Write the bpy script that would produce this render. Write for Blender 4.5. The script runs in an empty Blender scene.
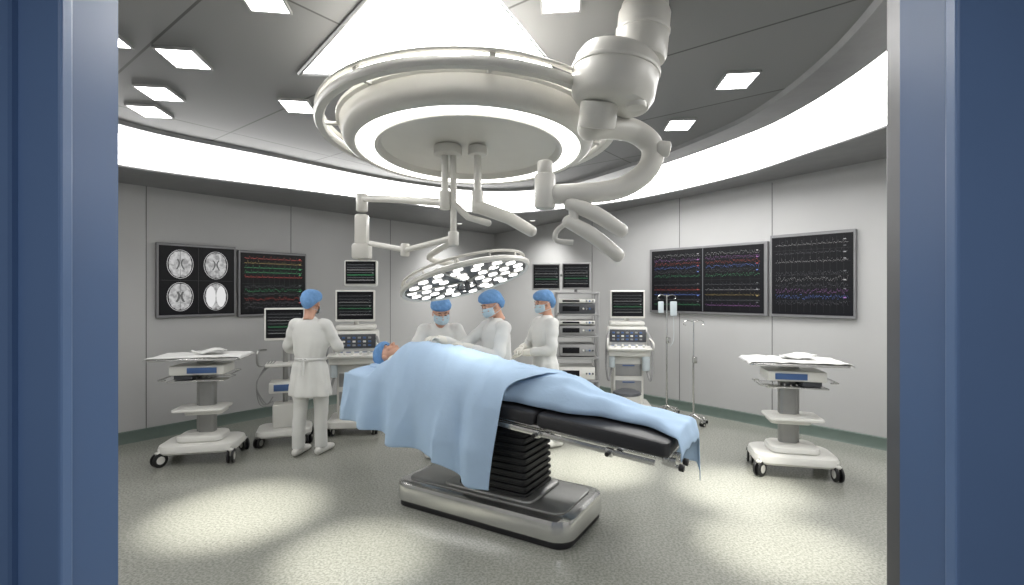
import bpy, bmesh, math, random
from mathutils import Vector, Matrix, Euler, noise
random.seed(4)
V = Vector
pi = math.pi
scene = bpy.context.scene

# ------------------------------------------------------------------ materials
def mat(name, col, rough=0.5, metal=0.0, var=0.06, scale=8.0, bump=0.0, bscale=40.0, emit=None, estr=0.0, spec=0.5):
    m = bpy.data.materials.new(name); m.use_nodes = True
    nt = m.node_tree; b = nt.nodes['Principled BSDF']
    b.inputs['Roughness'].default_value = rough
    b.inputs['Metallic'].default_value = metal
    b.inputs['Specular IOR Level'].default_value = spec
    tc = nt.nodes.new('ShaderNodeTexCoord')
    if emit is None:
        n = nt.nodes.new('ShaderNodeTexNoise'); n.inputs['Scale'].default_value = scale
        n.inputs['Detail'].default_value = 4
        nt.links.new(tc.outputs['Object'], n.inputs['Vector'])
        r = nt.nodes.new('ShaderNodeValToRGB')
        c0 = [max(0, c*(1-var)) for c in col]; c1 = [min(1, c*(1+var)) for c in col]
        r.color_ramp.elements[0].color = (*c0, 1); r.color_ramp.elements[0].position = 0.3
        r.color_ramp.elements[1].color = (*c1, 1); r.color_ramp.elements[1].position = 0.7
        nt.links.new(n.outputs['Fac'], r.inputs['Fac'])
        nt.links.new(r.outputs['Color'], b.inputs['Base Color'])
        if bump > 0:
            n2 = nt.nodes.new('ShaderNodeTexNoise'); n2.inputs['Scale'].default_value = bscale
            nt.links.new(tc.outputs['Object'], n2.inputs['Vector'])
            bp = nt.nodes.new('ShaderNodeBump'); bp.inputs['Strength'].default_value = bump
            bp.inputs['Distance'].default_value = 0.01
            nt.links.new(n2.outputs['Fac'], bp.inputs['Height'])
            nt.links.new(bp.outputs['Normal'], b.inputs['Normal'])
    else:
        b.inputs['Base Color'].default_value = (*col, 1)
        b.inputs['Emission Color'].default_value = (*emit, 1)
        b.inputs['Emission Strength'].default_value = estr
    return m

def s2l(r, g, b):
    f = lambda c: ((c/255+0.055)/1.055)**2.4 if c > 10 else c/255/12.92
    return (f(r), f(g), f(b))

M_wall = mat('wall_paint', s2l(180, 180, 180), 0.4, 0, 0.03, 1.5)
M_groove = mat('groove_dark', s2l(100, 100, 100), 0.6)
M_base = mat('baseboard_vinyl', s2l(92, 106, 99), 0.5)
M_soffit = mat('soffit_grey', s2l(128, 128, 129), 0.5)
M_trimmetal = mat('brushed_trim', s2l(150, 150, 150), 0.35, 0.7)
M_doormetal = mat('door_edge_metal', s2l(118, 118, 120), 0.4, 0.6)
M_cove = mat('cove_diffuser', (1, 1, 1), 0.5, emit=(1.0, 0.99, 0.97), estr=10.0)
M_panel = mat('light_panel_diffuser', (1, 1, 1), 0.5, emit=(1.0, 0.99, 0.97), estr=13.0)
M_ringlight = mat('ring_light_diffuser', (1, 1, 1), 0.5, emit=(1.0, 0.98, 0.93), estr=6.0)
M_led = mat('led_lens', (1, 1, 1), 0.3, emit=(1.0, 0.98, 0.93), estr=2.6)
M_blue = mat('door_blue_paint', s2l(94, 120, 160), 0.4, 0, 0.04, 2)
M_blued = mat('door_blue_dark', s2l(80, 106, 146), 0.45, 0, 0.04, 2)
M_white = mat('white_plastic', s2l(226, 225, 220), 0.35, 0, 0.02)
M_cream = mat('cream_enamel', s2l(214, 212, 206), 0.3, 0, 0.02)
M_greyp = mat('grey_plastic', s2l(150, 150, 150), 0.45)
M_dgrey = mat('dark_grey_plastic', s2l(72, 74, 78), 0.4)
M_black = mat('black_rubber', s2l(26, 26, 28), 0.45, 0, 0.1)
M_matt = mat('mattress_vinyl', s2l(36, 36, 39), 0.42, 0, 0.08, 6, 0.1, 60)
M_steel = mat('stainless_steel', s2l(215, 215, 213), 0.2, 0.95, 0.03)
M_steelb = mat('brushed_steel', s2l(165, 165, 163), 0.38, 0.8, 0.05)
M_drape = mat('blue_drape', s2l(174, 198, 224), 0.85, 0, 0.03, 5, 0.15, 30, spec=0.15)
M_gown = mat('white_gown', s2l(224, 224, 221), 0.85, 0, 0.02, 6, 0.1, 20, spec=0.2)
M_cap = mat('bouffant_cap', s2l(112, 154, 202), 0.8, 0, 0.10, 30, 0.4, 60, spec=0.2)
M_mask = mat('face_mask', s2l(186, 206, 216), 0.8, 0, 0.03, spec=0.2)
M_skin = mat('skin', s2l(205, 158, 134), 0.5, 0, 0.05, 20)
M_dark = mat('eye_dark', s2l(45, 32, 28), 0.4)
M_glove = mat('latex_glove', s2l(232, 229, 220), 0.5, 0, 0.02)
M_cloth = mat('white_cloth', s2l(222, 222, 220), 0.8, 0, 0.04, 10, 0.3, 30)
M_screen = mat('screen_black', (0.004, 0.004, 0.006), 0.35, spec=0.25)
M_frame = mat('screen_bezel', s2l(130, 130, 132), 0.4, 0.4)
M_panelblue = mat('control_panel_blue', s2l(70, 100, 150), 0.4)
M_bag = mat('clear_bag', s2l(200, 210, 215), 0.2)
def em(name, c, s): return mat(name, (0, 0, 0), 0.5, emit=c, estr=s)
E_g = em('trace_green', (0.15, 0.7, 0.3), 0.65)
E_w = em('trace_white', (0.75, 0.75, 0.75), 0.65)
E_r = em('trace_red', (0.85, 0.15, 0.12), 0.7)
E_b = em('trace_blue', (0.2, 0.35, 1.0), 0.85)
E_y = em('trace_yellow', (0.8, 0.6, 0.2), 0.6)
E_p = em('trace_purple', (0.6, 0.25, 0.7), 0.75)
E_d = em('trace_dim', (0.30, 0.32, 0.34), 0.5)
E_k = em('screen_grid', (0.2, 0.22, 0.23), 0.12)
TR = [M_screen, E_g, E_w, E_r, E_b, E_y, E_p, E_d, E_k]

def brain_mat():
    m = bpy.data.materials.new('brain_scan'); m.use_nodes = True
    nt = m.node_tree; b = nt.nodes['Principled BSDF']
    b.inputs['Base Color'].default_value = (0, 0, 0, 1)
    tc = nt.nodes.new('ShaderNodeTexCoord')
    n = nt.nodes.new('ShaderNodeTexNoise'); n.inputs['Scale'].default_value = 24
    n.inputs['Detail'].default_value = 2; n.inputs['Distortion'].default_value = 0.4
    nt.links.new(tc.outputs['Object'], n.inputs['Vector'])
    r = nt.nodes.new('ShaderNodeValToRGB')
    r.color_ramp.elements[0].color = (0.26, 0.26, 0.26, 1); r.color_ramp.elements[0].position = 0.36
    r.color_ramp.elements[1].color = (0.52, 0.52, 0.52, 1); r.color_ramp.elements[1].position = 0.62
    nt.links.new(n.outputs['Fac'], r.inputs['Fac'])
    nt.links.new(r.outputs['Color'], b.inputs['Emission Color'])
    b.inputs['Emission Strength'].default_value = 1.0
    return m
M_brain = brain_mat()
E_skull = em('scan_skull_white', (0.85, 0.85, 0.85), 0.7)
E_vent = em('scan_ventricle_grey', (0.2, 0.2, 0.2), 0.45)
E_hemi = em('scan_bright_matter', (0.8, 0.8, 0.8), 0.9)

def floor_mat():
    m = mat('floor_terrazzo', s2l(158, 159, 152), 0.3, 0, 0.05, 1.0)
    nt = m.node_tree; b = nt.nodes['Principled BSDF']
    tc = [n for n in nt.nodes if n.type == 'TEX_COORD'][0]
    old = b.inputs['Base Color'].links[0].from_socket
    n = nt.nodes.new('ShaderNodeTexNoise'); n.inputs['Scale'].default_value = 62; n.inputs['Detail'].default_value = 4
    n.inputs['Roughness'].default_value = 0.65
    nt.links.new(tc.outputs['Object'], n.inputs['Vector'])
    r = nt.nodes.new('ShaderNodeValToRGB')
    r.color_ramp.elements[0].color = (0.52, 0.52, 0.50, 1); r.color_ramp.elements[0].position = 0.40
    r.color_ramp.elements[1].color = (1.05, 1.05, 1.03, 1); r.color_ramp.elements[1].position = 0.58
    nt.links.new(n.outputs['Fac'], r.inputs['Fac'])
    mx = nt.nodes.new('ShaderNodeMix'); mx.data_type = 'RGBA'; mx.blend_type = 'MULTIPLY'
    mx.inputs[0].default_value = 0.7
    nt.links.new(old, mx.inputs[6]); nt.links.new(r.outputs['Color'], mx.inputs[7])
    nt.links.new(mx.outputs[2], b.inputs['Base Color'])
    n3 = nt.nodes.new('ShaderNodeTexNoise'); n3.inputs['Scale'].default_value = 50
    nt.links.new(tc.outputs['Object'], n3.inputs['Vector'])
    mr = nt.nodes.new('ShaderNodeMapRange'); mr.inputs[3].default_value = 0.08; mr.inputs[4].default_value = 0.30
    nt.links.new(n3.outputs['Fac'], mr.inputs[0]); nt.links.new(mr.outputs[0], b.inputs['Roughness'])
    return m
M_floor = floor_mat()

def ceil_mat():
    m = bpy.data.materials.new('ceiling_panels'); m.use_nodes = True
    nt = m.node_tree; b = nt.nodes['Principled BSDF']; b.inputs['Roughness'].default_value = 0.5
    tc = nt.nodes.new('ShaderNodeTexCoord'); mp = nt.nodes.new('ShaderNodeMapping')
    mp.inputs['Rotation'].default_value = (0, 0, math.radians(38))
    br = nt.nodes.new('ShaderNodeTexBrick'); br.offset = 0.0
    c = s2l(124, 124, 125)
    br.inputs['Color1'].default_value = (*c, 1); br.inputs['Color2'].default_value = (*s2l(116, 116, 117), 1)
    br.inputs['Mortar'].default_value = (*s2l(62, 62, 62), 1)
    br.inputs['Scale'].default_value = 1.0; br.inputs['Mortar Size'].default_value = 0.008
    br.inputs['Brick Width'].default_value = 2.4; br.inputs['Row Height'].default_value = 1.0
    nt.links.new(tc.outputs['Object'], mp.inputs['Vector']); nt.links.new(mp.outputs['Vector'], br.inputs['Vector'])
    nt.links.new(br.outputs['Color'], b.inputs['Base Color'])
    return m
M_ceil = ceil_mat()

# ------------------------------------------------------------------ geometry builder
def mk_empty(name, loc=(0, 0, 0), rz=0.0, parent=None):
    e = bpy.data.objects.new(name, None); scene.collection.objects.link(e)
    e.location = loc; e.rotation_euler = (0, 0, rz); e.empty_display_size = 0.1
    if parent: e.parent = parent
    return e

def frames(pts):
    out = []; n = len(pts); prev = None
    for i in range(n):
        t = (pts[min(i+1, n-1)] - pts[max(i-1, 0)])
        if t.length < 1e-9: t = V((0, 0, 1))
        t.normalize()
        if prev is None:
            a = V((1, 0, 0)) if abs(t.x) < 0.8 else V((0, 1, 0))
            u = (a - t*a.dot(t)).normalized()
        else:
            u = (prev - t*prev.dot(t)).normalized()
        prev = u; out.append((u, t.cross(u)))
    return out

def catmull(pts, k=6, closed=False):
    pts = [V(p) for p in pts]; n = len(pts); out = []
    rng = n if closed else n-1
    for i in range(rng):
        if closed: p = [pts[(i+j-1) % n] for j in range(4)]
        else:
            p = [pts[max(i-1, 0)], pts[i], pts[i+1], pts[min(i+2, n-1)]]
        for j in range(k):
            t = j/k
            out.append(0.5*((2*p[1])+(-p[0]+p[2])*t+(2*p[0]-5*p[1]+4*p[2]-p[3])*t*t+(-p[0]+3*p[1]-3*p[2]+p[3])*t**3))
    if not closed: out.append(pts[-1].copy())
    return out

class Geo:
    def __init__(s): s.v = []; s.f = []; s.m = []; s.T = Matrix.Identity(4)
    def add(s, vs, fs, mi=0):
        o = len(s.v); s.v += [s.T @ V(p) for p in vs]
        s.f += [tuple(i+o for i in f) for f in fs]; s.m += [mi]*len(fs)
    def loft(s, rings, mi=0, cap=True):
        n = len(rings[0]); vs = [p for r in rings for p in r]; fs = []
        for i in range(len(rings)-1):
            for j in range(n):
                k = (j+1) % n
                fs.append((i*n+j, i*n+k, (i+1)*n+k, (i+1)*n+j))
        if cap:
            fs.append(tuple(range(n-1, -1, -1))); fs.append(tuple((len(rings)-1)*n+j for j in range(n)))
        s.add(vs, fs, mi)
    def tube(s, pts, rad, mi=0, n=12, sm=0, dome=False):
        pts = [V(p) for p in pts]
        if not isinstance(rad, (list, tuple)): rad = [rad]*len(pts)
        rad = [r if isinstance(r, tuple) else (r, r) for r in rad]
        if sm:
            rp = catmull([V((r[0], r[1], 0)) for r in rad], sm); pts = catmull(pts, sm)
            rad = [(r.x, r.y) for r in rp]
        if dome:
            a = (pts[0]-pts[1]).normalized(); b = (pts[-1]-pts[-2]).normalized()
            ra = rad[0]; rb = rad[-1]
            h = []
            for k in (0.95, 0.7, 0.38):
                h.append((pts[0]+a*max(ra)*k*0.9, (ra[0]*math.sqrt(1-k*k*0.98), ra[1]*math.sqrt(1-k*k*0.98))))
            t = []
            for k in (0.38, 0.7, 0.95):
                t.append((pts[-1]+b*max(rb)*k*0.9, (rb[0]*math.sqrt(1-k*k*0.98), rb[1]*math.sqrt(1-k*k*0.98))))
            pts = [x[0] for x in h]+pts+[x[0] for x in t]
            rad = [x[1] for x in h]+rad+[x[1] for x in t]
        fr = frames(pts)
        rings = []
        for p, r, (u, w) in zip(pts, rad, fr):
            rings.append([p+u*r[0]*math.cos(2*pi*j/n)+w*r[1]*math.sin(2*pi*j/n) for j in range(n)])
        s.loft(rings, mi)
    def cyl(s, p0, p1, r, mi=0, n=24, r1=None, bev=0.0):
        p0 = V(p0); p1 = V(p1); r1 = r if r1 is None else r1
        d = (p1-p0).normalized()
        if bev > 0:
            s.tube([p0, p0+d*bev*0.3, p0+d*bev, p1-d*bev, p1-d*bev*0.3, p1], [r-bev, r-bev*0.3, r, r1, r1-bev*0.3, r1-bev], mi, n)
        else: s.tube([p0, p1], [r, r1], mi, n)
    def lathe(s, prof, mi=0, n=48, c=(0, 0, 0), cap=False):
        c = V(c); s.loft([[c+V((r*math.cos(2*pi*j/n), r*math.sin(2*pi*j/n), z)) for j in range(n)] for r, z in prof], mi, cap)
    def ell(s, c, r, mi=0, n=20, m=12, rot=None):
        c = V(c); R = rot or Matrix.Identity(3); vs = []; fs = []
        for i in range(1, m):
            a = pi*i/m
            for j in range(n):
                b = 2*pi*j/n
                vs.append(c+R@V((r[0]*math.sin(a)*math.cos(b), r[1]*math.sin(a)*math.sin(b), r[2]*math.cos(a))))
        vs.append(c+R@V((0, 0, r[2]))); vs.append(c+R@V((0, 0, -r[2])))
        T = len(vs)-2; B = T+1
        for i in range(m-2):
            for j in range(n):
                k = (j+1) % n; fs.append((i*n+j, (i+1)*n+j, (i+1)*n+k, i*n+k))
        for j in range(n):
            k = (j+1) % n; fs.append((T, j, k)); fs.append((B, (m-2)*n+k, (m-2)*n+j))
        s.add(vs, fs, mi)
    def box(s, c, sz, mi=0, bev=0.0, rot=None, seg=2):
        bm = bmesh.new(); bmesh.ops.create_cube(bm, size=1)
        for v in bm.verts: v.co = V((v.co.x*sz[0], v.co.y*sz[1], v.co.z*sz[2]))
        if bev > 0: bmesh.ops.bevel(bm, geom=list(bm.edges), offset=min(bev, min(sz)*0.45), segments=seg, affect='EDGES', profile=0.5)
        R = rot.to_matrix() if isinstance(rot, Euler) else (rot or Matrix.Identity(3))
        bm.verts.index_update()
        s.add([R@v.co+V(c) for v in bm.verts], [[v.index for v in f.verts] for f in bm.faces], mi); bm.free()
    def rr(s, c, sx, sy, r, z0, z1, mi=0, bev=0.01, n=6):
        def ring(off, z):
            o = []; rr_ = max(r-off, 0.001)
            for q, (ax, ay) in enumerate([(1, 1), (-1, 1), (-1, -1), (1, -1)]):
                for k in range(n+1):
                    a = pi/2*q+pi/2*k/n
                    o.append(V((c[0]+ax*(sx/2-r)+rr_*math.cos(a), c[1]+ay*(sy/2-r)+rr_*math.sin(a), z)))
            return o
        s.loft([ring(bev*0.5, z0), ring(0, z0+bev*0.5), ring(0, z1-bev), ring(bev*0.3, z1-bev*0.3), ring(bev, z1)], mi)
    def ribbon(s, pts, th, mi=0):
        vs = []; fs = []
        for p in pts: vs += [V((p[0], p[1]-th/2, p[2])), V((p[0], p[1]+th/2, p[2]))]
        for i in range(len(pts)-1): fs.append((2*i, 2*i+2, 2*i+3, 2*i+1))
        s.add(vs, fs, mi)
    def obj(s, name, mats, parent=None, smooth=True, remesh=0, smit=4, ang=38, disp=0.0, dsc=0.12, loc=None):
        me = bpy.data.meshes.new(name); me.from_pydata([tuple(p) for p in s.v], [], s.f)
        for m in (mats if isinstance(mats, list) else [mats]): me.materials.append(m)
        me.polygons.foreach_set('material_index', s.m)
        bm = bmesh.new(); bm.from_mesh(me); bmesh.ops.recalc_face_normals(bm, faces=bm.faces)
        if smooth:
            for f in bm.faces: f.smooth = True
            if not remesh:
                for e in bm.edges:
                    if len(e.link_faces) == 2:
                        e.smooth = e.calc_face_angle(0) < math.radians(ang)
        bm.to_mesh(me); bm.free()
        o = bpy.data.objects.new(name, me); scene.collection.objects.link(o)
        if parent: o.parent = parent
        if loc is not None: o.location = loc
        if remesh:
            r = o.modifiers.new('remesh', 'REMESH'); r.mode = 'VOXEL'; r.voxel_size = remesh; r.use_smooth_shade = True
            if smit:
                q = o.modifiers.new('smooth', 'SMOOTH'); q.iterations = smit; q.factor = 0.5
            if disp:
                t = bpy.data.textures.new(name+'_folds', 'CLOUDS'); t.noise_scale = dsc; t.noise_depth = 1
                d = o.modifiers.new('folds', 'DISPLACE'); d.texture = t; d.strength = disp; d.mid_level = 0.5
                d.texture_coords = 'LOCAL'
        return o

# ------------------------------------------------------------------ room shell
K = V((-0.36, 10.25)); L1 = V((-4.70, 4.87)); L2 = V((-4.70, 1.36)); R1 = V((4.454, 4.60)); R2 = V((4.454, 1.36))
CE = 3.10
def zs(x): return 2.84+max(0.0, x+0.4)*0.05

def wall(name, a, b, h=3.3, th=0.15):
    d = (b-a).normalized(); n = V((-d.y, d.x))
    g = Geo()
    p = [a, b, b+n*th, a+n*th]
    g.add([(q.x, q.y, 0) for q in p]+[(q.x, q.y, h) for q in p], [(0, 1, 2, 3), (4, 7, 6, 5), (0, 4, 5, 1), (1, 5, 6, 2), (2, 6, 7, 3), (3, 7, 4, 0)])
    return g.obj(name, M_wall, smooth=False)
def baseb(name, a, b):
    d = (b-a).normalized(); n = V((d.y, -d.x))
    g = Geo(); rings = []
    for q in (a, b):
        rings.append([(q.x, q.y, 0.0), (q.x+n.x*0.03, q.y+n.y*0.03, 0.0), (q.x+n.x*0.014, q.y+n.y*0.014, 0.02), (q.x+n.x*0.012, q.y+n.y*0.012, 0.12), (q.x, q.y, 0.13)])
    g.loft(rings); g.obj(name, M_base)
wall('wall_left', L1, K); wall('wall_right', K, R1); wall('wall_left_side', L2, L1); wall('wall_right_side', R1, R2)
baseb('baseboard_left', L1, K); baseb('baseboard_right', K, R1); baseb('baseboard_left_side', L2, L1); baseb('baseboard_right_side', R1, R2)

# front wall with door opening
g = Geo(); g.box((-3.05, 1.28, 1.65), (3.9, 0.155, 3.3)); g.obj('wall_front_left', M_wall, smooth=False)
g = Geo(); g.box((2.95, 1.28, 1.65), (3.72, 0.155, 3.3)); g.obj('wall_front_right', M_wall, smooth=False)
g = Geo(); g.box((0, 1.28, 2.95), (2.25, 0.155, 0.70)); g.obj('wall_front_header', M_wall, smooth=False)

g = Geo(); g.box((0, 5.0, -0.05), (14, 15, 0.1)); g.obj('floor', M_floor, smooth=False)

# door frame
fr = mk_empty('door_frame')
g = Geo()
g.box((-1.087, 1.275, 1.3), (0.04, 0.16, 2.6), 0); g.box((1.071, 1.275, 1.3), (0.04, 0.16, 2.6), 0)
g.box((0, 1.275, 2.58), (2.2, 0.16, 0.04), 0)
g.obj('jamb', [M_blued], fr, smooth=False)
g = Geo()
g.box((-1.068, 1.187, 1.3), (0.026, 0.018, 2.6), 0, 0.003); g.box((1.048, 1.187, 1.3), (0.024, 0.018, 2.6), 0, 0.003)
g.obj('edge_strip', [M_steelb], fr, smooth=False)
g = Geo()
g.box((1.078, 1.380, 1.3), (0.05, 0.055, 2.6), 0, 0.004); g.box((-1.108, 1.366, 1.3), (0.05, 0.02, 2.6), 0, 0.004)
g.obj('door_stop', [M_doormetal], fr, smooth=False)
g = Geo()
g.box((-1.21, 1.175, 1.3), (0.33, 0.035, 2.6), 0, 0.006); g.box((1.195, 1.175, 1.3), (0.33, 0.035, 2.6), 0, 0.006)
g.box((0, 1.175, 2.72), (2.75, 0.035, 0.24), 0, 0.006)
g.obj('casing', [M_blue], fr, smooth=False)
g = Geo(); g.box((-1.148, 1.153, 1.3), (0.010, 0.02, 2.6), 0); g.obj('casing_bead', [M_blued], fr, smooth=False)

# ceiling
outer = [(-3.95, 1.30), (-4.1, 2.5), (-4.0, 3.6), (-3.69, 4.67), (-2.46, 5.85), (-1.01, 7.1), (-0.2, 7.6), (0.72, 7.45), (1.76, 6.86), (2.57, 5.76), (2.88, 4.8), (3.06, 4.05), (3.05, 3.2), (2.8, 2.2), (2.4, 1.30)]
inner = [(-3.55, 1.30), (-3.75, 2.5), (-3.72, 3.6), (-3.50, 4.48), (-2.78, 5.35), (-1.51, 6.7), (-0.34, 7.3), (0.69, 7.0), (1.49, 5.9), (2.07, 4.62), (2.23, 3.87), (2.2, 2.95), (2.0, 2.1), (1.7, 1.30)]
def resample(pts, N):
    c = catmull([V((p[0], p[1], 0)) for p in pts], 12)
    L = [0]
    for i in range(1, len(c)): L.append(L[-1]+(c[i]-c[i-1]).length)
    out = []; j = 0
    for k in range(N):
        t = L[-1]*k/(N-1)
        while j < len(c)-2 and L[j+1] < t: j += 1
        f = (t-L[j])/max(1e-9, L[j+1]-L[j]); out.append(c[j].lerp(c[j+1], min(1, f)))
    return out
N = 110
oc = resample(outer, N); ic = resample(inner, N)
loop = [L2, L1, K, R1, R2]
C0 = V((-0.3, 1.29))
def hit(p):
    d = V((p.x, p.y))-C0; best = None
    for a, b in zip(loop[:-1], loop[1:]):
        e = b-a; den = d.x*e.y-d.y*e.x
        if abs(den) < 1e-9: continue
        t = ((a.x-C0.x)*e.y-(a.y-C0.y)*e.x)/den; s_ = ((a.x-C0.x)*d.y-(a.y-C0.y)*d.x)/den
        if t > 0 and -0.001 <= s_ <= 1.001: best = t if best is None else min(best, t)
    if best is None: best = 1.4
    q = C0+d*best*1.008; return q
g = Geo(); vs = []; fs = []
for p in oc:
    q = hit(p); vs += [(p.x, p.y, zs(p.x)), (q.x, q.y, zs(q.x)), (p.x, p.y, 3.3), (q.x, q.y, 3.3)]
for i in range(N-1):
    a = 4*i; b = a+4
    fs += [(a, a+1, b+1, b)]
g.add(vs, fs); g.obj('ceiling_soffit', M_soffit, ang=60)
g = Geo(); vs = []; fs = []
for p, q in zip(oc, ic): vs += [(p.x, p.y, zs(p.x)+0.0), (q.x, q.y, CE-0.002)]
for i in range(N-1): fs.append((2*i, 2*i+1, 2*i+3, 2*i+2))
g.add(vs, fs); g.obj('ceiling_cove_light', M_cove, ang=60)
g = Geo()
g.tube([(p.x, p.y, zs(p.x)+0.0) for p in oc], 0.016, 0, 8)
g.obj('trim_cove_outer', [M_soffit])
g = Geo(); g.tube([(p.x, p.y, CE) for p in ic], (0.03), 0, 8); g.obj('trim_cove_inner', [M_trimmetal])
g = Geo(); vs = []; fs = []
cen = V((-0.5, 3.2, 0))
for p in ic:
    d = (cen-p).normalized(); q = p+d*0.28
    vs += [(p.x, p.y, CE-0.03), (q.x, q.y, CE-0.03), (q.x+d.x*0.03, q.y+d.y*0.03, CE+0.01)]
for i in range(N-1):
    a = 3*i; fs += [(a, a+1, a+4, a+3), (a+1, a+2, a+5, a+4)]
g.add(vs, fs); g.obj('trim_ceiling_band', [M_trimmetal], ang=30)
g = Geo(); vs = [(p.x, p.y, CE) for p in ic]+[(-0.5, 1.29, CE)]
g.add(vs, [(i, i+1, N) for i in range(N-1)]); g.obj('ceiling', M_ceil, smooth=False)
g = Geo(); g.box((0, 5.6, 3.4), (10.5, 10.5, 0.1)); g.obj('ceiling_slab', M_soffit, smooth=False)

# wall panel seams
dl = (K-L1).normalized(); nl = V((dl.y, -dl.x))
dr = (R1-K).normalized(); nr = V((dr.y, -dr.x))
k = 0
for base, d, n, ts in ((L1, dl, nl, (0.95, 2.62, 4.3)), (K, dr, nr, (2.6, 4.2, 5.45))):
    for t in ts:
        p = base+d*t+n*0.001; k += 1
        g = Geo(); R = Matrix.Rotation(math.atan2(d.y, d.x), 3, 'Z')
        g.box((p.x, p.y, 1.56), (0.007, 0.006, 2.86), 0, rot=R); g.obj('trim_%d' % k, M_groove, smooth=False)

# triangular skylight panel and square lamps
tri = [V((-1.40, 3.29, 0)), V((0.35, 3.38, 0)), V((-0.30, 1.95, 0))]
e = mk_empty('ceiling_light_panel')
g = Geo(); g.add([(p.x, p.y, CE-0.012) for p in tri]+[(p.x, p.y, CE-0.001) for p in tri], [(0, 1, 2), (3, 5, 4), (0, 3, 4, 1), (1, 4, 5, 2), (2, 5, 3, 0)])
g.obj('diffuser', M_panel, e, smooth=False)
g = Geo(); g.tube([(p.x, p.y, CE-0.012) for p in tri+[tri[0]]], 0.014, 0, 6); g.obj('frame', M_trimmetal, e)
sq = [(-2.02, 3.08), (-2.55, 3.62), (-2.88, 3.98), (-2.32, 2.80), (-1.22, 2.46), (-1.66, 3.87), (1.53, 3.4), (1.44, 4.3), (0.24, 2.46)]
for (x, y) in sq:
    e = mk_empty('ceiling_lamp', (x, y, CE), math.radians(8 if x < 0 else -6))
    s = 0.25; sx = 0.20
    if y < 2.6: s = 0.20; sx = 0.18
    g = Geo(); g.box((0, 0, -0.008), (sx, s, 0.012)); g.obj('diffuser', M_panel, e, smooth=False)
    g = Geo()
    for a, b, c, d in ((sx/2+0.006, 0, 0.012, s+0.024), (-sx/2-0.006, 0, 0.012, s+0.024), (0, s/2+0.006, sx, 0.012), (0, -s/2-0.006, sx, 0.012)):
        g.box((a, b, -0.008), (c, d, 0.016))
    g.obj('frame', M_greyp, e, smooth=False)
# made-up downlight fittings, added in the rear soffit for the corner fill spots
for (x, y) in ((-0.9, 8.6), (0.35, 8.5)):
    e = mk_empty('added_downlight', (x, y, zs(x)))
    g = Geo(); g.lathe([(0.075, 0.0), (0.075, -0.008), (0.055, -0.012), (0.05, -0.004)], 0, 28); g.obj('ring', M_greyp, e)
    g = Geo(); g.lathe([(0.052, -0.005), (0.0, -0.005)], 0, 28); g.obj('lens', M_led, e)

# corridor ceiling
g = Geo(); g.box((0, -0.9, 3.05), (8, 4.2, 0.1)); g.obj('ceiling_corridor', M_wall, smooth=False)

# ------------------------------------------------------------------ screens
def traces(g, M, w, h, rows, seed, palette, style=0, th=0.0035):
    rnd = random.Random(seed); old = g.T; g.T = old @ M
    for r in range(rows):
        y0 = h*(0.42-0.84*(r+0.5)/rows); mi = palette[r % len(palette)]
        n = 110; pts = []; per = rnd.uniform(0.05, 0.11)*w; ph = rnd.random(); A = h*0.32/rows
        for i in range(n+1):
            x = -w*0.46+w*0.92*i/n; u = ((x/per)+ph) % 1
            if style == 0: y = A*(1.6*math.exp(-((u-0.4)/0.06)**2)-0.5*math.exp(-((u-0.5)/0.05)**2)+0.3*math.exp(-((u-0.75)/0.1)**2))
            elif style == 1: y = A*(rnd.random()-0.5)*2.2
            else: y = A*math.sin(2*pi*u)
            pts.append((x, y0+y, 0.0025))
        g.ribbon(pts, th, mi)
    for i in range(4):
        x = w*0.42; y = h*(0.38-0.2*i)
        g.box((x, y, 0.003), (w*0.03, h*0.025, 0.001), palette[i % len(palette)])
    g.T = old

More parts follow.
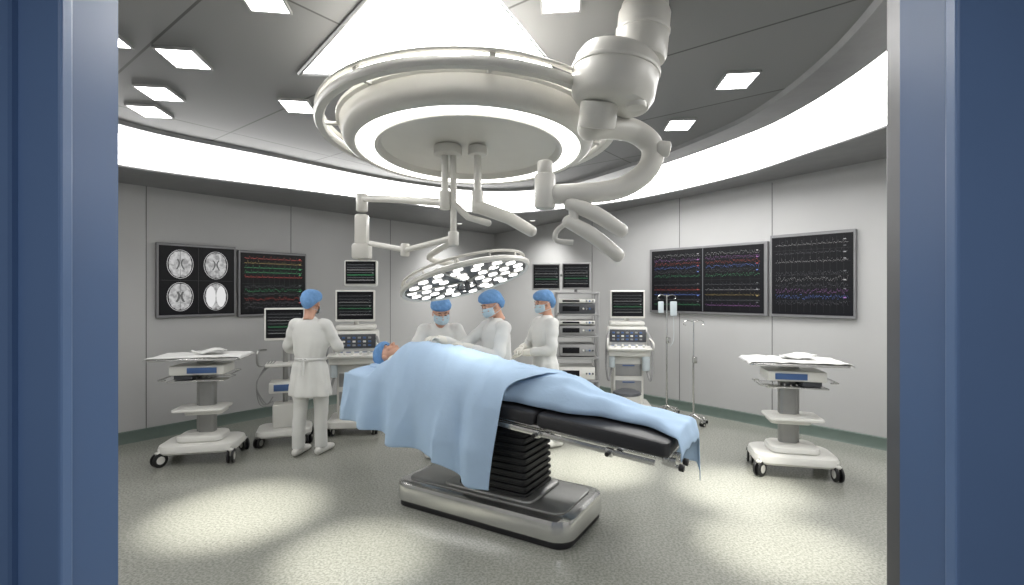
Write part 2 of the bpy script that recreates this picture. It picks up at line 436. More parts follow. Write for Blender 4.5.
def wall_screen(name, p0, p1, z0, z1, n, kind, seed):
    c = (p0+p1)/2+n*0.035; w = (p1-p0).length; h = z1-z0
    d = (p1-p0).normalized()
    e = mk_empty(name, (c.x, c.y, (z0+z1)/2), math.atan2(d.y, d.x))
    R = Matrix(((1, 0, 0, 0), (0, 0, -1, 0), (0, 1, 0, 0), (0, 0, 0, 1)))
    g = Geo(); g.T = R
    g.box((0, 0, -0.005), (w, h, 0.055), 0, 0.008)
    g.obj('bezel', M_frame, e, smooth=False)
    g = Geo(); g.T = R
    g.box((0, 0, 0.024), (w*0.95, h*0.93, 0.006)); g.obj('glass', M_screen, e, smooth=False)
    g = Geo(); T0 = R @ Matrix.Translation((0, 0, 0.026))
    if kind == 'brain':
        g.T = T0
        for ix in (-1, 1):
            for iy in (-1, 1):
                cx = ix*w*0.225; cy = iy*h*0.22
                rx = w*0.145; ry = h*0.180; n_ = 44
                pr = []
                for j in range(n_):
                    a = 2*pi*j/n_; k_ = 1-0.05*abs(math.cos(a))**6 + 0.018*math.sin(a*13)-0.06*math.exp(-((a-pi/2)/0.12)**2)-0.05*math.exp(-((a-3*pi/2)/0.12)**2)
                    pr.append((cx+rx*k_*math.cos(a), cy+ry*k_*math.sin(a), 0.003))
                g.add(pr, [tuple(range(n_))], 1)
                i0 = [V((cx+rx*1.06*math.cos(2*pi*j/n_), cy+ry*1.05*math.sin(2*pi*j/n_), 0.0028)) for j in range(n_)]
                i1 = [V((cx+rx*1.10*math.cos(2*pi*j/n_), cy+ry*1.08*math.sin(2*pi*j/n_), 0.0028)) for j in range(n_)]
                g.add(i0+i1, [(j, (j+1) % n_, n_+(j+1) % n_, n_+j) for j in range(n_)], 2)
                if ix > 0 and iy < 0:
                    for sx in (-1, 1): g.add([(cx+sx*rx*0.46+rx*0.42*math.cos(2*pi*j/20), cy+ry*0.82*math.sin(2*pi*j/20), 0.0035) for j in range(20)], [tuple(range(20))], 5)
                g.box((cx, cy+ry*0.6, 0.004), (0.004, ry*0.7, 0.001), 4); g.box((cx, cy-ry*0.65, 0.004), (0.004, ry*0.6, 0.001), 4)
                for sx in (-1, 1):
                    if ix < 0 or iy > 0:
                        pts = catmull([(cx+sx*0.030, cy+0.06, 0), (cx+sx*0.012, cy+0.02, 0), (cx+sx*0.018, cy-0.02, 0), (cx+sx*0.038, cy-0.06, 0)], 4)
                        wd = 0.008 if iy > 0 else 0.012
                        g.add([(p.x-wd, p.y, 0.0042) for p in pts]+[(p.x+wd, p.y, 0.0042) for p in pts], [(i, i+1, len(pts)+i+1, len(pts)+i) for i in range(len(pts)-1)], 4)
        g.box((0, 0, 0.003), (0.004, h*0.9, 0.001), 3); g.box((0, 0, 0.003), (w*0.9, 0.004, 0.001), 3)
        g.obj('scan_images', [M_screen, M_brain, E_skull, E_k, E_vent, E_hemi], e, smooth=False)
    else:
        g.T = T0
        if kind == 'dual':
            for sx in (-1, 1):
                traces(g, Matrix.Translation((sx*w*0.235, h*0.22, 0)), w*0.46, h*0.44, 6, seed+sx, [2, 6, 3, 4, 7, 1], 1, 0.0025)
                traces(g, Matrix.Translation((sx*w*0.235, -h*0.22, 0)), w*0.46, h*0.44, 5, seed+9+sx, [7, 2, 5, 7, 6] if sx > 0 else [7, 3, 4, 7, 1], 0, 0.0028)
            g.box((0, 0, 0.003), (0.010, h*0.92, 0.002), 7)
        elif kind == 'multi':
            traces(g, Matrix.Translation((0, h*0.24, 0)), w*0.92, h*0.42, 5, seed, [3, 5, 1, 1, 3], 0, 0.0032)
            traces(g, Matrix.Translation((0, -h*0.2, 0)), w*0.92, h*0.46, 6, seed+5, [7, 1, 7, 3, 7, 7], 1, 0.0025)
        else:
            traces(g, Matrix.Translation((0, h*0.26, 0)), w*0.92, h*0.36, 3, seed, [2, 7, 2], 0, 0.0025)
            traces(g, Matrix.Translation((0, -h*0.15, 0)), w*0.92, h*0.5, 6, seed+5, [7, 2, 7, 6, 4, 7], 1, 0.0025)
        for j in range(1, 6): g.box((0, h*(-0.45+0.15*j), 0.001), (w*0.9, 0.0018, 0.001), 8)
        for j in range(1, 12): g.box((w*(-0.45+0.075*j), 0, 0.001), (0.0015, h*0.88, 0.001), 8)
        g.obj('traces', TR, e, smooth=False)
    return e
wall_screen('wall_scan_display', V((-4.05, 5.67)), V((-3.52, 6.33)), 1.36, 2.22, nl, 'brain', 1)
wall_screen('wall_monitor', V((-3.50, 6.355)), V((-2.93, 7.06)), 1.34, 2.19, nl, 'multi', 2)
wall_screen('wall_monitor', V((2.07, 7.405)), V((3.155, 6.127)), 1.36, 2.28, nr, 'dual', 3)
wall_screen('wall_monitor', V((3.175, 6.104)), V((3.75, 5.428)), 1.36, 2.34, nr, 'single', 4)

def monitor(parent, c, w, h, rz=0, tilt=0, seed=0, bez=None):
    e = mk_empty('monitor_unit', c, rz, parent)
    R = Matrix.Rotation(tilt, 4, 'X') @ Matrix(((1, 0, 0, 0), (0, 0, -1, 0), (0, 1, 0, 0), (0, 0, 0, 1)))
    g = Geo(); g.T = R; g.box((0, 0, -0.02), (w, h, 0.05), 0, 0.012); g.box((0, 0, -0.055), (w*0.5, h*0.5, 0.04), 0, 0.01)
    g.obj('housing', bez or M_white, e, smooth=False)
    g = Geo(); g.T = R; g.box((0, 0.004, 0.006), (w*0.91, h*0.87, 0.004)); g.obj('glass', M_screen, e, smooth=False)
    g = Geo(); g.T = R@Matrix.Translation((0, 0.004, 0.0065))
    traces(g, Matrix.Identity(4), w*0.88, h*0.82, 7, seed, [7, 7, 2, 7, 1, 7, 2], 0, 0.0030)
    g.obj('traces', TR, e, smooth=False)
    return e

def caster(g, x, y, r=0.045, wm=0, hm=1, ang=0.3):
    R = Matrix.Rotation(ang, 3, 'Z'); ax = R@V((1, 0, 0))
    c = V((x, y, r))
    for s_ in (-1, 1):
        g.cyl(c+ax*0.012*s_, c+ax*0.03*s_, r, wm, 18, bev=0.005)
        g.cyl(c+ax*0.0295*s_, c+ax*0.032*s_, r*0.55, hm, 14)
    g.cyl(c+V((0, 0, 0)), c+V((0, 0, r+0.03)), 0.013, hm, 10)
    g.box((x, y, r*1.9), (0.05, 0.06, 0.025), hm, 0.008, rot=R)

# ------------------------------------------------------------------ utility cart
def utility_cart(loc, rz, flip=1):
    e = mk_empty('instrument_cart', loc, rz)
    g = Geo()
    g.rr((0, 0), 0.70, 0.48, 0.13, 0.11, 0.20, 0, 0.04)
    g.rr((0, 0), 0.42, 0.34, 0.09, 0.20, 0.26, 0, 0.03)
    g.obj('base', M_white, e)
    g = Geo()
    for sx in (-1, 1):
        for sy in (-1, 1): caster(g, sx*0.31, sy*0.20, 0.068, 0, 1, 0.4*sx+0.3*sy)
    g.obj('casters', [M_black, M_white], e)
    g = Geo()
    g.rr((0.02*flip, 0.05), 0.15, 0.11, 0.03, 0.24, 1.0, 0, 0.01)
    g.box((-0.06*flip, 0.05, 0.62), (0.035, 0.04, 0.72), 0, 0.008)
    g.obj('column', M_steelb, e)
    g = Geo()
    g.rr((0, -0.02), 0.46, 0.34, 0.05, 0.50, 0.525, 0, 0.01)
    g.rr((0.03*flip, 0.0), 0.34, 0.26, 0.05, 0.46, 0.50, 0, 0.01)
    g.obj('shelf', M_white, e)
    g = Geo()
    g.box((0, -0.02, 0.80), (0.50, 0.36, 0.012), 1, 0.003)
    g.box((0, -0.02, 0.90), (0.48, 0.32, 0.09), 0, 0.012)
    g.box((0.05*flip, -0.188, 0.90), (0.26, 0.008, 0.055), 2, 0.003)
    g.box((-0.13*flip, -0.05, 0.835), (0.16, 0.2, 0.05), 3, 0.01)
    for i in range(6): g.cyl((-0.18+0.05*i, -0.1, 0.81), (-0.15+0.05*i, 0.06, 0.83), 0.006, 1, 8)
    g.tube([(-0.25, -0.22, 0.82), (-0.31, -0.22, 0.82), (-0.31, 0.1, 0.82), (-0.25, 0.1, 0.82)], 0.007, 1, 8)
    g.tube([(0.25, -0.22, 0.86), (0.31, -0.22, 0.86), (0.31, 0.1, 0.86), (0.25, 0.1, 0.86)], 0.007, 1, 8)
    g.obj('instrument_drawer', [M_white, M_steel, M_panelblue, M_dgrey], e)
    g = Geo()
    g.rr((0, -0.03), 0.80, 0.46, 0.03, 1.0, 1.022, 0, 0.006)
    g.obj('tray_top', M_steel, e)
    g = Geo(); vs = []; fs = []; nx, ny = 30, 20
    for i in range(nx+1):
        for j in range(ny+1):
            x = -0.41+0.82*i/nx; y = -0.27+0.48*j/ny
            z = 1.028+0.016*abs(noise.noise(V((x*7, y*7, flip*3))))
            if abs(x) > 0.395: z -= 0.02
            vs.append((x+0.01*noise.noise(V((y*9, x, 1))), y+0.012*noise.noise(V((x*9, y, 5))), z))
    for i in range(nx):
        for j in range(ny):
            a = i*(ny+1)+j; fs.append((a, a+ny+1, a+ny+2, a+1))
    g.add(vs, fs)
    o = g.obj('cloth', M_cloth, e, ang=80); sm = o.modifiers.new('s', 'SOLIDIFY'); sm.thickness = 0.006; sm.offset = 1
    g = Geo(); vs = []; fs = []
    for i in range(13):
        for j in range(9):
            x = -0.13+0.26*i/12; y = -0.1+0.2*j/8
            vs.append((x+0.05, y, 1.05+0.03*(0.5+0.5*math.sin(x*22+y*9))+0.012*noise.noise(V((x*20, y*20, 2)))))
    for i in range(12):
        for j in range(8):
            a = i*9+j; fs.append((a, a+9, a+10, a+1))
    g.add(vs, fs); o = g.obj('folded_cloth', M_cloth, e, ang=80); sm = o.modifiers.new('s', 'SOLIDIFY'); sm.thickness = 0.01; sm.offset = 1
    return e
utility_cart((-3.07, 4.98, 0), math.radians(12), 1)
utility_cart((2.58, 4.62, 0), math.radians(-14), -1)

# ------------------------------------------------------------------ machines
def anaesthesia_machine(name, loc, rz, seed):
    e = mk_empty(name, loc, rz)
    g = Geo()
    g.rr((0, 0), 0.58, 0.56, 0.08, 0.09, 0.17, 0, 0.02)
    g.box((0, 0.08, 0.48), (0.40, 0.34, 0.64), 0, 0.02)
    g.box((0, 0.02, 0.86), (0.54, 0.46, 0.10), 0, 0.02)
    g.box((0, 0.12, 1.04), (0.52, 0.28, 0.30), 0, 0.025)
    g.box((0, 0.12, 1.23), (0.46, 0.24, 0.06), 0, 0.02)
    g.box((0, -0.20, 0.92), (0.56, 0.16, 0.03), 0, 0.01, rot=Euler((0.15, 0, 0)))
    g.obj('body', M_white, e)
    g = Geo()
    g.box((0, -0.025, 1.07), (0.48, 0.012, 0.17), 0, 0.005, rot=Euler((-0.12, 0, 0)))
    g.box((0, -0.10, 0.93), (0.46, 0.10, 0.012), 1, 0.004, rot=Euler((0.2, 0, 0)))
    for i in range(7):
        for j in range(3): g.box((-0.19+0.06*i, -0.036, 1.02+0.045*j), (0.035, 0.012, 0.022), [2, 4, 1, 1][(i*2+j*3+seed) % 4], 0.003)
    for i in range(5): g.cyl((-0.18+0.09*i, -0.215, 0.93), (-0.18+0.09*i, -0.225, 0.965), 0.018, 2, 14, bev=0.003)
    g.box((0, -0.094, 0.62), (0.34, 0.012, 0.16), 4, 0.004); g.box((0, -0.094, 0.40), (0.34, 0.012, 0.16), 4, 0.004)
    g.box((0, -0.104, 0.68), (0.16, 0.015, 0.015), 1, 0.004); g.box((0, -0.104, 0.46), (0.16, 0.015, 0.015), 1, 0.004)
    g.obj('control_panel', [M_dgrey, M_panelblue, M_white, M_steel, M_greyp], e)
    g = Geo()
    for sx in (-1, 1):
        for sy in (-1, 1): caster(g, sx*0.24, sy*0.22, 0.05, 0, 1, 0.3*sx)
        g.tube([(sx*0.27, -0.24, 0.90), (sx*0.29, -0.3, 0.92), (sx*0.29, -0.3, 1.0), (sx*0.27, -0.12, 1.04)], 0.011, 1, 8, sm=4)
    g.cyl((0, 0.12, 1.22), (0, 0.12, 1.36), 0.03, 1, 14)
    g.box((0, 0.10, 1.36), (0.08, 0.06, 0.1), 1, 0.01)
    g.obj('casters_and_handles', [M_black, M_white], e)
    monitor(e, (0, 0.0, 1.49), 0.46, 0.38, 0, 0.0, seed)
    g = Geo()
    for k_, sx in ((0, 1), (1, -1)):
        pts = catmull([(sx*0.25, -0.02, 1.12), (sx*0.29, -0.14, 1.0), (sx*0.30, -0.18, 0.7), (sx*0.27, -0.2, 0.5), (sx*0.22, -0.12, 0.66)], 12)
        g.tube(pts, [0.014+0.003*(i % 2) for i in range(len(pts))], 0, 8)
    g.cyl((0.22, -0.15, 0.62), (0.22, -0.15, 0.82), 0.05, 1, 18, bev=0.01)
    g.cyl((-0.22, -0.15, 0.66), (-0.22, -0.15, 0.82), 0.04, 1, 18, bev=0.01)
    g.obj('breathing_hoses', [M_greyp, M_bag], e)
    return e
anaesthesia_machine('anaesthesia_machine', (-1.88, 6.0, 0), math.radians(10), 11)
anaesthesia_machine('ventilator_machine', (1.56, 6.75, 0), math.radians(-6), 17)

# pedal waste bin in front of the ventilator
e = mk_empty('waste_bin', (1.42, 6.18, 0), 0)
g = Geo(); g.tube([(0, 0, 0.0), (0, 0, 0.02), (0, 0, 0.40)], [0.13, 0.135, 0.165], 0, 24); g.obj('bucket', M_white, e)
g = Geo(); g.lathe([(0.0, 0.455), (0.1, 0.45), (0.165, 0.425), (0.175, 0.40), (0.17, 0.395)], 0, 24); g.box((0, -0.15, 0.03), (0.08, 0.06, 0.015), 0, 0.004); g.obj('lid', M_dgrey, e)

# monitor trolley next to the circulating nurse
e = mk_empty('monitor_trolley', (-2.52, 5.55, 0), math.radians(20))
g = Geo()
g.rr((0, 0), 0.56, 0.44, 0.10, 0.10, 0.17, 0, 0.03); g.box((0, 0.02, 0.30), (0.24, 0.22, 0.26), 0, 0.02)
g.box((0, 0, 0.86), (0.38, 0.30, 0.03), 0, 0.01); g.box((0, -0.02, 0.62), (0.30, 0.26, 0.12), 0, 0.015)
g.obj('base', M_white, e)
g = Geo()
for sx in (-1, 1):
    for sy in (-1, 1): caster(g, sx*0.24, sy*0.18, 0.058, 0, 1, 0.5*sx)
g.cyl((0, 0.06, 0.17), (0, 0.06, 1.22), 0.028, 1, 16); g.box((0, 0.04, 1.2), (0.1, 0.05, 0.1), 1, 0.01)
g.tube([(-0.19, -0.1, 0.86), (-0.25, -0.16, 0.88), (-0.25, -0.16, 1.02), (-0.19, 0.0, 1.02)], 0.012, 1, 8, sm=4)
g.box((0, -0.155, 0.62), (0.2, 0.01, 0.07), 2, 0.003)
for i in range(3):
    g.tube(catmull([(-0.15+0.03*i, -0.05, 0.9), (-0.26, -0.12-0.03*i, 0.7), (-0.24+0.03*i, -0.1, 0.45), (-0.12, 0, 0.4+0.05*i)], 8), 0.006, 3, 6)
g.obj('frame', [M_black, M_steelb, M_panelblue, M_greyp], e)
monitor(e, (0, -0.01, 1.30), 0.42, 0.36, math.radians(-5), 0.0, 5)

# equipment tower with twin monitors
e = mk_empty('equipment_tower', (0.86, 6.7, 0), math.radians(-4))
g = Geo()
for sx in (-1, 1):
    for sy in (-1, 1): g.box((sx*0.27, sy*0.2, 0.88), (0.035, 0.035, 1.56), 0, 0.006)
for z in (0.16, 0.50, 0.80, 1.08, 1.36, 1.64): g.box((0, 0, z), (0.56, 0.46, 0.025), 0, 0.006)
g.cyl((0, 0.1, 1.64), (0, 0.1, 2.0), 0.022, 0, 14); g.box((-0.2, 0.08, 1.88), (0.42, 0.03, 0.03), 0, 0.005)
g.obj('rack', M_greyp, e)
g = Geo()
for z, h_, m_ in ((0.60, 0.16, 0), (0.90, 0.15, 1), (1.16, 0.12, 1), (1.26, 0.05, 0), (1.44, 0.13, 2), (1.54, 0.05, 0), (0.30, 0.24, 1)):
    g.box((0, -0.02, z), (0.46, 0.40, h_), m_, 0.01)
    g.box((-0.08, -0.222, z), (0.22, 0.008, h_*0.5), 3, 0.002)
    for i in range(4): g.cyl((0.08+0.04*i, -0.22, z), (0.08+0.04*i, -0.235, z), 0.012, [0, 4, 5, 2][i], 12)
g.tube([(-0.28, -0.2, 1.0), (-0.30, -0.26, 1.0), (-0.30, -0.26, 1.3), (-0.28, -0.2, 1.3)], 0.012, 4, 8)
g.obj('devices', [M_white, M_greyp, M_dgrey, M_screen, M_steel, M_panelblue], e)
g = Geo()
for sx in (-1, 1):
    for sy in (-1, 1): caster(g, sx*0.25, sy*0.19, 0.05, 0, 1, 0.3)
g.obj('casters', [M_black, M_white], e)
monitor(e, (-0.40, 0.0, 1.86), 0.38, 0.36, math.radians(6), 0, 21, M_greyp)
monitor(e, (0.0, 0.0, 1.87), 0.38, 0.36, math.radians(-6), 0, 22, M_greyp)

# IV poles
def iv_pole(loc, h, bags=True):
    e = mk_empty('iv_pole', loc, random.uniform(0, 1))
    g = Geo()
    g.cyl((0, 0, 0.08), (0, 0, h*0.6), 0.013, 0, 12); g.cyl((0, 0, h*0.6), (0, 0, h), 0.009, 0, 12)
    for i in range(5):
        a = 2*pi*i/5; x = 0.15*math.cos(a); y = 0.15*math.sin(a)
        g.tube([(0, 0, 0.12), (x*0.6, y*0.6, 0.09), (x, y, 0.075)], 0.011, 0, 8); caster(g, x, y, 0.028, 1, 0, a)
    for sx in (-1, 1):
        g.tube([(0, 0, h-0.02), (sx*0.08, 0, h), (sx*0.13, 0, h-0.02), (sx*0.13, 0, h-0.05), (sx*0.10, 0, h-0.06)], 0.005, 0, 6, sm=3)
    g.box((0, -0.03, h*0.62), (0.05, 0.06, 0.08), 0, 0.008)
    g.obj('pole', [M_steel, M_black], e)
    if bags:
        g = Geo(); g.box((0.10, 0, h-0.19), (0.10, 0.03, 0.20), 0, 0.014, seg=3); g.box((-0.09, 0, h-0.17), (0.08, 0.03, 0.16), 0, 0.014, seg=3); g.tube([(0.10, 0, h-0.29), (0.09, -0.02, h-0.6), (0.03, -0.03, h-0.7)], 0.003, 0, 6, sm=4)
        g.obj('fluid_bag', M_bag, e)
iv_pole((2.10, 6.78, 0), 1.62, True)
iv_pole((2.28, 6.28, 0), 1.30, False)

# ------------------------------------------------------------------ ceiling surgical light unit
e = mk_empty('ceiling_surgical_light', (-0.27, 3.2, 2.545)); e.rotation_euler = (math.radians(-3.5), 0, 0)
g = Geo()
g.lathe([(0.0, 0.24), (0.42, 0.24), (0.5, 0.22), (0.72, 0.19), (0.80, 0.165), (0.815, 0.15), (0.815, 0.13), (0.795, 0.12), (0.785, 0.06), (0.77, 0.02), (0.74, 0.0), (0.705, -0.004), (0.695, 0.004)], 0, 72)
g.lathe([(0.595, 0.004), (0.59, -0.006), (0.57, -0.004), (0.55, 0.03), (0.50, 0.04), (0.0, 0.045)], 0, 72)
g.lathe([(0.0, 0.32), (0.28, 0.32), (0.30, 0.30), (0.30, 0.2)], 0, 40)
g.obj('housing', [M_cream, M_greyp], e)
g = Geo(); g.lathe([(0.70, 0.002), (0.593, 0.002)], 0, 72); g.obj('ring_diffuser', M_ringlight, e)
g = Geo(); g.cyl((0, 0, 0.25), (0, 0.03, 0.545), 0.13, 0, 32); g.obj('ceiling_stem', M_cream, e)
g = Geo(); g.lathe([(0.875, 0.125), (0.885, 0.14), (0.925, 0.14), (0.935, 0.125), (0.935, 0.105), (0.925, 0.09), (0.885, 0.09), (0.875, 0.105), (0.875, 0.125)], 0, 72)
g.lathe([(0.885, 0.175), (0.90, 0.182), (0.925, 0.182), (0.932, 0.172), (0.925, 0.165), (0.90, 0.165), (0.885, 0.175)], 0, 72)
for i in range(8):
    a = 2*pi*i/8+0.2; g.box((0.90*math.cos(a), 0.90*math.sin(a), 0.15), (0.03, 0.03, 0.05), 0, 0.006, rot=Euler((0, 0, a))); g.box((0.85*math.cos(a), 0.85*math.sin(a), 0.125), (0.09, 0.025, 0.02), 0, 0.005, rot=Euler((0, 0, a)))
g.obj('outer_rail', M_cream, e)
g = Geo()
g.cyl((-0.14, 0, 0.04), (-0.14, 0, -0.02), 0.09, 0, 28, bev=0.01); g.cyl((0.05, 0, 0.04), (0.05, 0, -0.02), 0.06, 0, 28, bev=0.01)
g.obj('hub', M_cream, e)

# pendant arms hanging from the hub (world coordinates)
e = mk_empty('pendant_arm')
g = Geo()
g.cyl((-0.43, 3.2, 2.55), (-0.43, 3.2, 2.20), 0.022, 0, 16); g.cyl((-0.375, 3.2, 2.55), (-0.375, 3.2, 1.98), 0.020, 0, 16)
g.cyl((-0.22, 3.2, 2.55), (-0.22, 3.2, 2.17), 0.024, 0, 16)
g.cyl((-0.43, 3.2, 2.30), (-0.43, 3.2, 2.18), 0.036, 0, 20, bev=0.008); g.cyl((-0.22, 3.2, 2.30), (-0.22, 3.2, 2.16), 0.038, 0, 20, bev=0.008)
g.tube([(-0.43, 3.2, 2.225), (-0.8, 3.55, 2.31), (-1.17, 3.9, 2.385)], (0.026), 0, 12)
g.cyl((-1.17, 3.9, 2.42), (-1.17, 3.9, 2.28), 0.045, 0, 20, bev=0.01)
g.box((-1.17, 3.9, 2.14), (0.10, 0.09, 0.24), 0, 0.02); g.box((-1.17, 3.9, 1.97), (0.14, 0.11, 0.12), 0, 0.02)
g.cyl((-1.17, 3.9, 2.2), (-1.17, 3.9, 1.88), 0.03, 0, 16)
g.tube([(-0.22, 3.2, 2.2), (-0.02, 3.15, 2.12), (0.12, 3.1, 2.03)], [0.042, 0.040, 0.036], 0, 14, dome=True)
g.tube([(-0.375, 3.2, 2.22), (-0.28, 3.19, 2.13), (-0.15, 3.17, 2.09)], 0.022, 0, 12, dome=True)
g.tube([(-0.375, 3.2, 2.0), (-0.77, 3.6, 1.955), (-1.10, 3.86, 2.03)], 0.020, 0, 12)
g.cyl((-0.375, 3.2, 2.04), (-0.375, 3.2, 1.95), 0.034, 0, 20, bev=0.008); g.cyl((-0.77, 3.6, 2.0), (-0.77, 3.6, 1.91), 0.032, 0, 20, bev=0.008)
g.obj('arms', M_cream, e)
monitor(e, (-1.17, 3.87, 1.80), 0.25, 0.20, math.radians(5), 0, 31)

# big articulated boom
e = mk_empty('ceiling_boom_arm')
g = Geo()
g.cyl((0.665, 2.5, 3.10), (0.665, 2.5, 3.06), 0.115, 0, 36, bev=0.01)
g.cyl((0.665, 2.5, 3.07), (0.64, 2.5, 2.80), 0.128, 0, 40, bev=0.03)
g.cyl((0.6555, 2.5, 2.965), (0.653, 2.5, 2.94), 0.133, 0, 40, bev=0.006)
g.tube([(0.535, 2.5, 2.845), (0.532, 2.5, 2.832), (0.525, 2.5, 2.80), (0.515, 2.5, 2.73), (0.502, 2.5, 2.625), (0.496, 2.5, 2.590), (0.493, 2.5, 2.575)], [0.15, 0.185, 0.208, 0.214, 0.205, 0.182, 0.14], 0, 44)
g.cyl((0.520, 2.5, 2.765), (0.5165, 2.5, 2.74), 0.220, 0, 44, bev=0.006)
g.cyl((0.44, 2.50, 2.61), (0.43, 2.55, 2.49), 0.095, 0, 32, bev=0.015)
g.cyl((0.60, 2.42, 2.61), (0.60, 2.42, 2.54), 0.05, 0, 20, bev=0.01)
arm = catmull([(0.40, 2.58, 2.50), (0.52, 2.64, 2.525), (0.66, 2.7, 2.52), (0.755, 2.7, 2.44), (0.74, 2.7, 2.33), (0.64, 2.7, 2.24), (0.50, 2.7, 2.195), (0.24, 2.7, 2.18)], 8)
nA = len(arm)
g.tube(arm, [(0.066-0.012*i/nA, 0.066-0.012*i/nA) for i in range(nA)], 0, 22, dome=True)
g.cyl((0.77, 2.67, 2.42), (0.84, 2.66, 2.41), 0.042, 0, 20, bev=0.01)
g.cyl((0.178, 2.7, 2.29), (0.178, 2.7, 2.10), 0.056, 0, 24, bev=0.012); g.cyl((0.178, 2.7, 2.36), (0.178, 2.7, 2.28), 0.042, 0, 24, bev=0.01)
g.tube([(0.32, 2.7, 2.18), (0.34, 2.69, 2.12)], 0.036, 0, 16)
g.tube([(0.31, 2.68, 2.125), (0.44, 2.66, 2.07), (0.58, 2.64, 1.975)], [(0.036, 0.036), (0.042, 0.042), (0.036, 0.036)], 0, 18, sm=4, dome=True)
g.tube([(0.30, 2.68, 2.03), (0.42, 2.66, 1.96), (0.56, 2.64, 1.845)], [(0.034, 0.034), (0.040, 0.040), (0.036, 0.036)], 0, 18, sm=4, dome=True)
g.cyl((0.33, 2.68, 2.13), (0.33, 2.68, 2.0), 0.026, 0, 16)
g.tube([(0.29, 2.69, 2.02), (0.24, 2.70, 1.98), (0.24, 2.7, 1.93), (0.33, 2.7, 1.92)], 0.015, 0, 10, sm=3)
g.obj('boom', M_cream, e)

# round LED operating lamp
LT = Matrix.Translation((-0.36, 3.9, 1.75)) @ Euler((math.radians(-10), math.radians(-15), 0)).to_matrix().to_4x4()
e = mk_empty('operating_lamp', (-0.36, 3.9, 1.75)); e.rotation_euler = (math.radians(-10), math.radians(-15), 0)
g = Geo(); g.lathe([(0.0, 0.055), (0.12, 0.05), (0.40, 0.03), (0.49, 0.022), (0.515, 0.01), (0.515, -0.010), (0.50, -0.026), (0.48, -0.012)], 0, 64); g.obj('shell', M_cream, e)
g = Geo(); g.lathe([(0.487, -0.010), (0.0, -0.010)], 0, 64); g.obj('lens_plate', M_dgrey, e, ang=60)
g = Geo()
for R_, n_ in ((0.425, 18), (0.32, 13), (0.215, 8), (0.11, 4)):
    for i in range(n_):
        a = 2*pi*(i+0.5*(R_ > 0.3))/n_; c = V((R_*math.cos(a), R_*math.sin(a), -0.011)); g.cyl(c, c+V((0, 0, -0.008)), 0.036, 0, 14)
g.obj('led_pods', M_led, e)
g = Geo()
for i in range(6):
    a = 2*pi*i/6+0.3; g.box((0.25*math.cos(a), 0.25*math.sin(a), -0.016), (0.46, 0.014, 0.012), 0, 0.003, rot=Euler((0, 0, a)))
g.obj('spokes', M_cream, e)
g = Geo(); g.lathe([(0.47, 0.06), (0.475, 0.068), (0.49, 0.068), (0.495, 0.06), (0.49, 0.052), (0.475, 0.052), (0.47, 0.06)], 0, 64)
g.tube([(-0.47, 0, 0.06), (-0.3, 0, 0.08), (0, 0, 0.09), (0.3, 0, 0.08), (0.47, 0, 0.06)], 0.018, 0, 10, sm=4)
g.tube([(0, -0.47, 0.06), (0, -0.2, 0.09), (0, 0.2, 0.09), (0, 0.47, 0.06)], 0.014, 0, 10, sm=4)
g.cyl((0, 0, 0.04), (0, 0, 0.14), 0.05, 0, 20, bev=0.01)
for i in range(12):
    a = 2*pi*i/12; g.cyl((0.482*math.cos(a), 0.482*math.sin(a), 0.02), (0.482*math.cos(a), 0.482*math.sin(a), 0.06), 0.006, 0, 6)
g.obj('yoke', M_cream, e)
g = Geo(); g.cyl((0, 0, -0.01), (0, 0, -0.09), 0.022, 0, 14, bev=0.006); g.tube([(-0.06, 0, -0.02), (-0.07, 0, -0.07), (0.07, 0, -0.07), (0.06, 0, -0.02)], 0.008, 0, 8, sm=3); g.obj('sterile_handle', M_dgrey, e)
g = Geo(); g.T = LT.inverted()
g.tube([(-0.375, 3.2, 1.97), (-0.5, 3.45, 1.95), (-0.62, 3.75, 1.91), (-0.52, 3.9, 1.88), (-0.395, 3.92, 1.87)], 0.022, 0, 12, sm=5); g.obj('support_arm', M_cream, e)

# ------------------------------------------------------------------ operating table
TB = V((-0.116, 3.82, 0)); TA = math.atan2(-0.51, 0.86)
def zt(x): return 0.885-0.080*x
table = mk_empty('operating_table', TB, TA)
def on_table(x, z=0): return Matrix.Translation((x, 0, zt(x)+z)) @ Matrix.Rotation(math.atan(0.080), 4, 'Y')
g = Geo(); g.rr((0.0, 0), 1.46, 0.66, 0.10, 0.0, 0.035, 0, 0.006); g.obj('base_foot', M_black, table)
g = Geo(); g.rr((0, 0), 1.50, 0.70, 0.13, 0.035, 0.19, 0, 0.035); g.obj('base', M_steel, table)
g = Geo(); g.rr((0, 0), 1.34, 0.54, 0.08, 0.191, 0.203, 0, 0.008)
g.rr((0.05, 0), 0.76, 0.50, 0.06, 0.203, 0.228, 0, 0.02); g.obj('base_cover', M_steelb, table)
g = Geo()
z = 0.225; i = 0
while z < 0.70:
    k_ = 0.03*(i % 2); g.rr((0.08, 0), 0.58-k_-0.05*(z-0.2), 0.42-k_, 0.03, z, z+0.026, 0, 0.008); z += 0.024; i += 1
g.rr((0.08, 0), 0.42, 0.30, 0.03, 0.69, 0.75, 0, 0.01)
g.obj('bellows_column', M_black, table)
g = Geo()
for x0, x1 in ((-1.22, -0.92), (-0.90, -0.22), (-0.20, 0.48), (0.482, 1.36)):
    g.T = on_table((x0+x1)/2); g.rr((0, 0), x1-x0, 0.58, 0.05, -0.09, 0.0, 0, 0.025)
g.T = Matrix.Identity(4); g.obj('mattress', M_matt, table)
g = Geo(); g.T = on_table(0.07)
g.box((0, 0, -0.105), (2.50, 0.50, 0.03), 0, 0.006)
